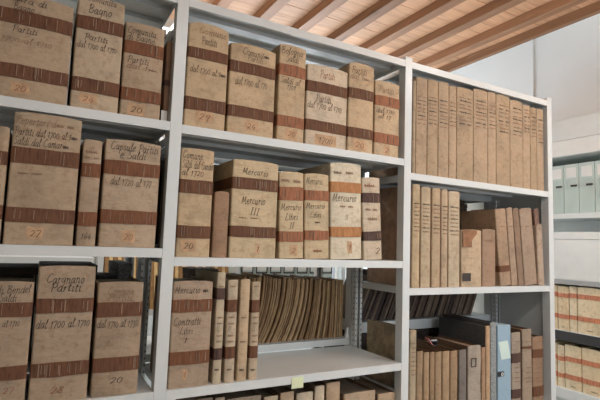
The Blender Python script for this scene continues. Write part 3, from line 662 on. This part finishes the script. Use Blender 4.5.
bf = box_file('box_file', 'pale blue ribbed box file with green label and black strap', ((Xa+Xb)/2, Yb, C3+.0006), Xb-Xa-.002, zt-C3, .27, 0, BLUE, BLUE)
PG = plain('pale_green_paper', (0.58, .68, .62), rough=.7, var=.04)
def bpx(px, py): P = at_y(px, py, Yb)-bf.location; return (P.x, P.z)
q = [bpx(498.5, 342), bpx(507.5, 340.5), bpx(510.6, 358), bpx(501.5, 359.8)]
MB().quad([(x, -.0012, z) for x, z in q[::-1]]).quad([(x, -.0002, z) for x, z in q]).build('label', PG, bf)
BLACK = plain('black_webbing', (0.02, .02, .025), rough=.55, var=.2)
a = bpx(497.6, 377); b = bpx(503.5, 371)
stq = MB().box((a[0]-.001, -.0035, a[1]), (b[0], -.0008, b[1])).build('strap', BLACK, bf, bevel=.001)
rg_ = bpx(501.5, 374); V = []; F = []
for k in range(12):
    an = 2*math.pi*k/12
    for (rr, yy) in ((.0085, -.004), (.0085, -.0055), (.0045, -.0055), (.0045, -.004)): V.append((rg_[0]+rr*math.cos(an), yy, rg_[1]+rr*math.sin(an)))
for k in range(12):
    for j in range(4): F.append((k*4+j, ((k+1) % 12)*4+j, ((k+1) % 12)*4+(j+1) % 4, k*4+(j+1) % 4))
mesh('eyelet', V, F, METAL, stq)
for (a, b, ty, cov, lab, bands) in ((512, 521.6, 332, (0.32, .25, .19), 'mottled volume with two black bands beside the blue box file', [(517, 353, 362.5), (517, 389, 398)]),
                                    (523, 532.8, 328.5, (0.31, .235, .165), 'grey-tan volume with gilt lines second from the blue box file', [(528, 346, 348.5)]),
                                    (533.2, 544, 336, (0.27, .165, .10), 'brown volume with dark red bands against the end panel', [(538.5, 349, 357.5), (538.5, 386, 396)])):
    c3(lab, a, b, ty, cov, bands=bands, strap=DARKB if a < 515 else BROWN, lace=0, texts=[('~', (a+b)/2, yy, (b-a)*.6, 3, INKF) for yy in (341, 367, 372, 377, 381)], raised=())
# pink tag with a black clip lying on the tan volumes
zt = at_y(437, 351.3, .05).z+.012; pt = at_y(423, 333, .14)
pc = tag(empty('clipped_tag', (pt.x-.01, .075, at_y(419, 351, .012).z+.0016)), 'small pink tag held by a black clip lying on the tan volumes', 'tag')
PINK = plain('pink_card', (0.75, .28, .27), rough=.6)
V = []; F = []
for k in range(6):
    xx = -.03+.028*k/5; zz = .002+.03*(1-(k/5))**1.2
    V += [(xx, -.012, zz), (xx, .012, zz+.004), (xx+.0015, -.012, zz+.0015), (xx+.0015, .012, zz+.0055)]
for k in range(5):
    a = 4*k; F += [(a, a+4, a+5, a+1), (a+2, a+3, a+7, a+6), (a, a+2, a+6, a+4), (a+1, a+5, a+7, a+3)]
F += [(0, 1, 3, 2), (20, 22, 23, 21)]
mesh('card', V, F, PINK, pc)
MB().box((-.004, -.014, 0), (.022, .014, .003)).box((-.004, -.014, .016), (.022, .014, .019)).box((.019, -.014, .003), (.022, .014, .016)).build('clip', BLACK, pc)
MB().box((-.03+.0, -.004, .019), (-.0, -.002, .021)).box((-.004, -.003, .0192), (.03, .003, .024)).build('clip_arm', METALD, pc)

# sticky note on the lip of the empty shelf, small white clip at the rear
SN = plain('pale_yellow_green_paper', (0.66, .70, .45), rough=.7, var=.04)
a = at_y(291.5, 389, -.001); b = at_y(303.5, 376.5, -.001)
tag(MB().box((a.x, -.0016, a.z), (b.x, -.0002, b.z)).build('sticky_note', SN), 'pale yellow-green sticky note on the lip of the empty shelf', 'note')
a = at_y(346.5, 341, YR-.004); b = at_y(350, 331, YR-.004)
cl = MB().box((a.x, YR+.002, zRA+.0004), (b.x, YR+.012, zRA+.018)).box((a.x+.006, YR+.004, zRA+.018), (b.x-.004, YR+.010, zRA+.05))
tag(cl.build('shelf_clip', WHITE, bevel=.001), 'small white plastic clip standing by the curling papers', 'clip')

# ------------------------------------------------------------------ rear shelves: curling papers and pamphlets
def bent_sheet_mesh(name, depth, h, t, bend, lean, seed, rows=9):
    rg = random.Random(seed); V = []; F = []
    for j in range(rows):
        f = j/(rows-1); x = lean*f+bend*math.sin(math.pi*f*.5)**2*(1-f*.35)
        z = h*f*(1-.02*abs(lean)/.1)
        for (dx, yy) in ((0, 0), (t, 0), (t, depth), (0, depth)): V.append((x+dx, yy+rg.uniform(-.0008, .0008), z+(rg.uniform(-.002, .002) if j == rows-1 else 0)))
    for j in range(rows-1):
        a = 4*j
        for k in range(4): F.append((a+k, a+(k+1) % 4, a+4+(k+1) % 4, a+4+k))
    F += [(3, 2, 1, 0), (4*rows-4, 4*rows-3, 4*rows-2, 4*rows-1)]
    me = bpy.data.meshes.new(name); me.from_pydata(V, [], F)
    return me
PAP = [plain('old_paper_%d' % k, c, rough=.85, var=.25, scale=30) for k, c in enumerate(((0.37, .235, .12), (0.29, .175, .085), (0.45, .31, .17), (0.21, .125, .06)))]
rg = random.Random(11); NP = 78
for k in range(NP):
    f = k/(NP-1); top = .335+.624*f; sweep = .075*math.sin(math.pi*min(1, f*1.02))**1.3
    base = top-sweep; nb = .335+.624*(k+1)/(NP-1)-.075*math.sin(math.pi*min(1, (k+1)/(NP-1)*1.02))**1.3 if k < NP-1 else 9; t = min(.624/(NP-1), max(.002, nb-base))*.78; h = .296-.024*f+rg.uniform(-.007, .007)
    V = []; F = []; rows = 8; dep = .22+rg.uniform(-.01, .01)
    for j in range(rows):
        q = j/(rows-1); x = -sweep*(1-q)**2.1
        for (dx, yy) in ((0, 0), (t, 0), (t, dep), (0, dep)): V.append((x+dx, yy+rg.uniform(-.0008, .0008), h*q+(rg.uniform(-.002, .002) if j == rows-1 else 0)))
    for j in range(rows-1):
        for i in range(4): F.append((4*j+i, 4*j+(i+1) % 4, 4*j+4+(i+1) % 4, 4*j+4+i))
    F += [(3, 2, 1, 0), (4*rows-4, 4*rows-3, 4*rows-2, 4*rows-1)]
    o = mesh('paper_gathering', V, F, PAP[(0, 2, 1, 0, 3, 2, 0, 1)[rg.randrange(8)]]); o.location = (top, YR+.035+rg.uniform(0, .008)*(k % 3), zRA+.0006)
    tag(o, 'thin curling sewn gathering of brown paper packed upright behind the empty shelf', 'papers', 'curling paper gatherings behind the empty shelf')
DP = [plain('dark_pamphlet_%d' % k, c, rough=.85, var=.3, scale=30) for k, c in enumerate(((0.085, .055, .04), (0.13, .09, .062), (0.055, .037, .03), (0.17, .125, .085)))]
rg = random.Random(4); x = 1.04; k = 0
while x < 1.845:
    t = rg.uniform(.010, .018); h = .258+rg.uniform(-.02, .02)
    me = bent_sheet_mesh('pamphlet', .22, h, t, .0, .0, 100+k, rows=3)
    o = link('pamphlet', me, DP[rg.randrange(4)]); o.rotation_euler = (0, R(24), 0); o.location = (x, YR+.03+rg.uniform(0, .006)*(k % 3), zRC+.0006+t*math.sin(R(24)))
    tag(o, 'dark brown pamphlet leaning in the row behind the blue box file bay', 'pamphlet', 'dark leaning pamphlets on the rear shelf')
    x += t/math.cos(R(24))+.0022; k += 1
def rear_box(name, label, x0, x1, z0, z1, Y, D, mat, cat='box', lidmat=None):
    t = tag(empty(name, ((x0+x1)/2, Y, z0+.0006)), label, cat); w = x1-x0; h = z1-z0
    MB().box((-w/2, 0, 0), (w/2, D, h-.03)).build('body', mat, t, bevel=.003)
    MB().box((-w/2-.0015, -.0015, h-.029), (w/2+.0015, D+.0015, h)).build('lid', lidmat or mat, t, bevel=.003)
    return t
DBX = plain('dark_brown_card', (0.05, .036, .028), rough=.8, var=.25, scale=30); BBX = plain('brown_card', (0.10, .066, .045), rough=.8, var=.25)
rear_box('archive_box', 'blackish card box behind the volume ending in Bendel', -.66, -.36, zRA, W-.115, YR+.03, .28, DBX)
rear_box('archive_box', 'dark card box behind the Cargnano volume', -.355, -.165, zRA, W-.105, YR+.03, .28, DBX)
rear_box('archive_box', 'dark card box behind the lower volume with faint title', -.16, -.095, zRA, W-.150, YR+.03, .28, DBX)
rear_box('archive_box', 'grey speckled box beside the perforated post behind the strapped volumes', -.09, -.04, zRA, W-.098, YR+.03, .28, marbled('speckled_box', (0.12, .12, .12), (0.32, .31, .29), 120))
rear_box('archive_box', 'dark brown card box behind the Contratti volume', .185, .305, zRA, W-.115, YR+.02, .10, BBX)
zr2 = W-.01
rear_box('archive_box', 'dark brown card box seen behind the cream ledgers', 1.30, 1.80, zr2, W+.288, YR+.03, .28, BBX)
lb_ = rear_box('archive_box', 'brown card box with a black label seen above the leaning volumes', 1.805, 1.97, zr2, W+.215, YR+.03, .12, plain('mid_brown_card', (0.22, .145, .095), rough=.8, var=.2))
rear_box('archive_box', 'added dark box blocking light behind the brown box with black label', 1.805, 1.97, zr2, W+.288, YR+.16, .16, DBX)  # added so no far light shows above the brown box
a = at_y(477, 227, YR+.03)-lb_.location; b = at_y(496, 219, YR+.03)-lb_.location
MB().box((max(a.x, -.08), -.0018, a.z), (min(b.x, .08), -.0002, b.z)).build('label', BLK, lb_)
rear_box('archive_box', 'added dark flat box closing the bright gap behind the leaning dark pamphlets', 1.66, 1.975, zRC, zRC+.30, YR+.275, .05, DBX)  # added dark backing where far light would show past the pamphlets
for q, (xa, xb) in enumerate(((1.03, 1.28), (1.285, 1.53), (1.535, 1.78), (1.785, 1.97))):  # added boxes make the low rear bay opaque to far light
    rear_box('archive_box', 'added dark light-blocking box low behind the tan volumes, %s from the middle upright' % ORD[q], xa, xb, W-.9, W-.435, YR+.03, .28, DBX)
UPR = [(.03, .26, 'added dark upper box blocking light behind the volume with three bold lines'), (.265, .49, 'added dark upper box blocking light behind the volume numbered III'), (.495, .715, 'added dark upper box blocking light behind the rust-headed volume'), (.72, .965, 'added dark upper box blocking light behind the orange-strapped volume'),
       (-.30, -.03, 'added dark upper box blocking light behind the Capsule Partiti volume'), (-.58, -.305, 'added dark upper box blocking light behind the broad three-line volume'), (1.03, 1.295, 'added dark upper box blocking light behind the cream ledgers by the middle upright')]
for xa, xb, lab in UPR: rear_box('archive_box', lab, xa, xb, W-.01 if xa > 1 else W-.02, W+.28 if xa > 1 else W+.32, YR+.03, .28, DBX)  # added unseen boxes keep far light out of the upper gaps

# ------------------------------------------------------------------ far aisle: yellow bundles and white files
YEL = plain('yellow_paper', (0.80, .55, .26), rough=.85, var=.2, scale=25); YED = plain('tan_paper', (0.36, .20, .08), rough=.85, var=.2, scale=25)
def bundle(label, x, z, w, h, Y, D, lean, n=5):
    t = tag(empty('paper_bundle', (x, Y, z+.0006)), label, 'bundle', 'yellow paper bundles across the far aisle')
    tk = w/n
    for k in range(n):
        me = bent_sheet_mesh('fascicle', D, h-.006*(k % 2), tk*.86, 0, lean, 300+k, rows=3)
        o = link('fascicle', me, YEL if k % 2 else YED, t); o.location = (-w/2+k*tk, .002*(k % 2), 0)
    t2 = MB()
    return t
zg = W-.50
for q in range(6):
    bundle('striped yellow paper bundle across the far aisle, %s from the white box files' % ORD[5-q], .14+.152*q, zg, .145, .385, YG+.02, .26, -.022, 5)
GREENW = plain('pale_green_white_card', (0.56, .66, .62), rough=.6, var=.04)
def white_file(label, loc, w, h, D, rz, group, lower=False):
    t = tag(empty('box_file', loc, rz), label, 'box file', group)
    MB().box((-w/2, .0025, 0), (w/2, D, h)).build('body', GREENW, t, bevel=.002)
    # fluted front: thin ribs
    b = MB(); n = 7
    for k in range(n):
        x0 = -w/2+.004+(w-.008)*k/n; b.box((x0, .0006, .008), (x0+(w-.008)/n*.62, .0024, h*.68))
    b.build('fluting', GREENW, t)
    MB().box((-w*.33, .0004, h*.72), (w*.36, .0024, h*.93)).build('label', WHITE, t, bevel=.0006)
    hb = MB().box((-w*.02, -.004, h*.535), (w*.40, .0024, h*.575)).build('pull_tab', BLK, t, bevel=.0015)
    if lower:
        z0, z1 = h*.66, h*.93
        MB().box((-w*.42, -.003, z0), (-w*.36, .0004, z1)).box((w*.36, -.003, z0), (w*.42, .0004, z1)).box((-w*.36, -.003, z0), (w*.36, .0004, z0+.012)).build('label_frame', BLK, t)
    return t
for k in range(7):
    white_file('white box file with black pull tab, %s from the yellow bundle across the far aisle' % ORD[k], (1.11+k*.125, YG+.02, zg+.0006), .12, .385, .26, 0, 'white box files across the far aisle', True)

# ------------------------------------------------------------------ unit along the side wall
XU = 2.755; UY0, UY1 = -1.2, 1.25
def ux(px, py): P = at_x(px, py, XU); return P.y, P.z
uroot = tag(empty('wall_shelving', ((XU+XR)/2, (UY0+UY1)/2, 0)), 'white shelving along the bright side wall with deep white fascia', 'shelving')
uo = Vector(uroot.location)
UWH = plain('white_laminate', (0.74, .77, .75), rough=.4, var=.02); DKL = plain('dark_lip', (0.05, .05, .052), rough=.5, var=.1)
def uadd(o): o.location = -uo; return o
zf = {k: ux(578, k)[1] for k in (117, 138, 154, 213, 218, 232, 280, 285, 333, 343, 392, 399)}
uadd(MB().box((XU-.004, UY0, zf[138]+.001), (XR-.02, UY1, zf[117])).build('upper_fascia', UWH, uroot, bevel=.002))
uadd(MB().box((XU-.004, UY0, zf[154]), (XR-.02, UY1, zf[138]-.001)).build('lower_fascia', WHITE, uroot, bevel=.002))
for za, zb, lipm in ((zf[213], zf[218], UWH), (zf[280], zf[285], METALD), (zf[333], zf[343], DKL), (zf[392], zf[399]-.02, UWH)):
    s_ = uadd(MB().box((XU, UY0+.02, zb), (XR-.03, UY1-.02, za)).build('shelf', UWH, uroot, bevel=.001))
    l_ = MB().box((XU-.006, UY0+.02, zb-.002), (XU-.0002, UY1-.02, za-.004)).build('lip', lipm, s_)
uadd(MB().box((XU, UY0+.02, .3), (XR-.03, UY1-.02, .33)).build('shelf', UWH, uroot, bevel=.001))
for ya in (UY0, UY1-.019): uadd(MB().box((XU, ya, 0), (XR-.02, ya+.019, zf[154]-.001)).build('side_panel', UWH, uroot))
uadd(MB().box((XR-.029, UY0+.02, 0), (XR-.021, UY1-.02, zf[154]-.001)).build('back_panel', UWH, uroot))
# white files on its upper shelf
yfa = ux(577.5, 180)[0]; htf = ux(578, 163)[1]-zf[213]
for k in range(-6, 6):
    yy = yfa+.0515+k*.1035
    dist = k+7
    white_file('pale green-white box file under the fascia, %s from the aisle end of its row' % (ORD[k+6]), (XU+.012, yy, zf[213]+.0006), .100, htf, .28, -math.pi/2, 'pale box files on the side wall shelving')
# long white cartons below
for k in range(4):
    y1 = ux(553, 260)[0]+.03-k*.42
    t = tag(empty('carton', (XU+.01, y1-.205, zf[280]+.0006)), 'white card carton on the side wall shelving, %s from the aisle end' % ORD[k], 'carton', 'white cartons on the side wall shelving')
    hh = zf[232]-zf[280]
    MB().box((0, -.2, 0), (.28, .2, hh-.05)).build('body', WHITE, t, bevel=.003)
    MB().box((-.003, -.203, hh-.049), (.283, .203, hh)).build('lid', WHITE, t, bevel=.003)
# parchment volumes with red bands on its lower shelves
PAR = [(0.80, .66, .43), (0.78, .62, .39), (0.82, .69, .47)]; SAL = leather((0.62, .25, .14))  # pale yellow parchment, raised further to carry the strong light here
RED2 = SAL
def wall_vol(label, ya, yb, zb, zt, bands, k, group):
    w = abs(ya-yb)-.005; h = zt-zb; SEED[0] += 1
    o = volume('archive_volume', (XU+.012, (ya+yb)/2, zb+.0006), w, h, D=.25, rz=-math.pi/2, cover=vellum(PAR[k % 3]), straps=[(h*a, h*b) for a, b in bands], strap_mat=RED2, seed=SEED[0], lace=2,
               texts=[('~~', 0, h*.30, w*.5, .018, INKF), ('~', 0, h*.08, w*.3, .018, INKF)] if w > .06 else ())
    tag(o, label, 'book', group)
zt1 = ux(578, 287)[1]; zt2 = ux(578, 347)[1]
cols1 = [ux(x, 310)[0] for x in (545, 556.5, 568, 576)]; cols1 += [cols1[-1]-.165*q for q in (1, 2, 3, 4, 5)]
lab1 = ['parchment volume with red straps under the carton shelf, hidden edge by the end post', 'narrow parchment volume with red straps nearest the end post under the cartons', 'second narrow red-strapped parchment volume under the cartons'] + ['wide red-strapped parchment volume under the cartons, %s after the narrow pair' % ORD[q] for q in range(5)]
for k in range(len(cols1)-1): wall_vol(lab1[k], cols1[k], cols1[k+1], zf[333], zt1-(.006 if k in (1,) else 0), ((.26, .36), (.74, .84)), k, 'red-strapped volumes under the cartons')
cols2 = [ux(x, 370)[0] for x in (546, 556, 563.5, 580.5)]; cols2 += [cols2[-1]-.16*q for q in (1, 2, 3, 4, 5)]
lab2 = ['parchment volume on the shelf with dark lip above it, half hidden by the end post', 'narrow red-strapped parchment volume below the dark lip'] + ['red-strapped parchment volume below the dark lip, %s after the narrow one' % ORD[q] for q in range(6)]
for k in range(len(cols2)-1): wall_vol(lab2[k], cols2[k], cols2[k+1], zf[392], zt2-(.012 if k == 1 else 0), ((.22, .33), (.62, .73)), k+1, 'red-strapped volumes below the dark lip')
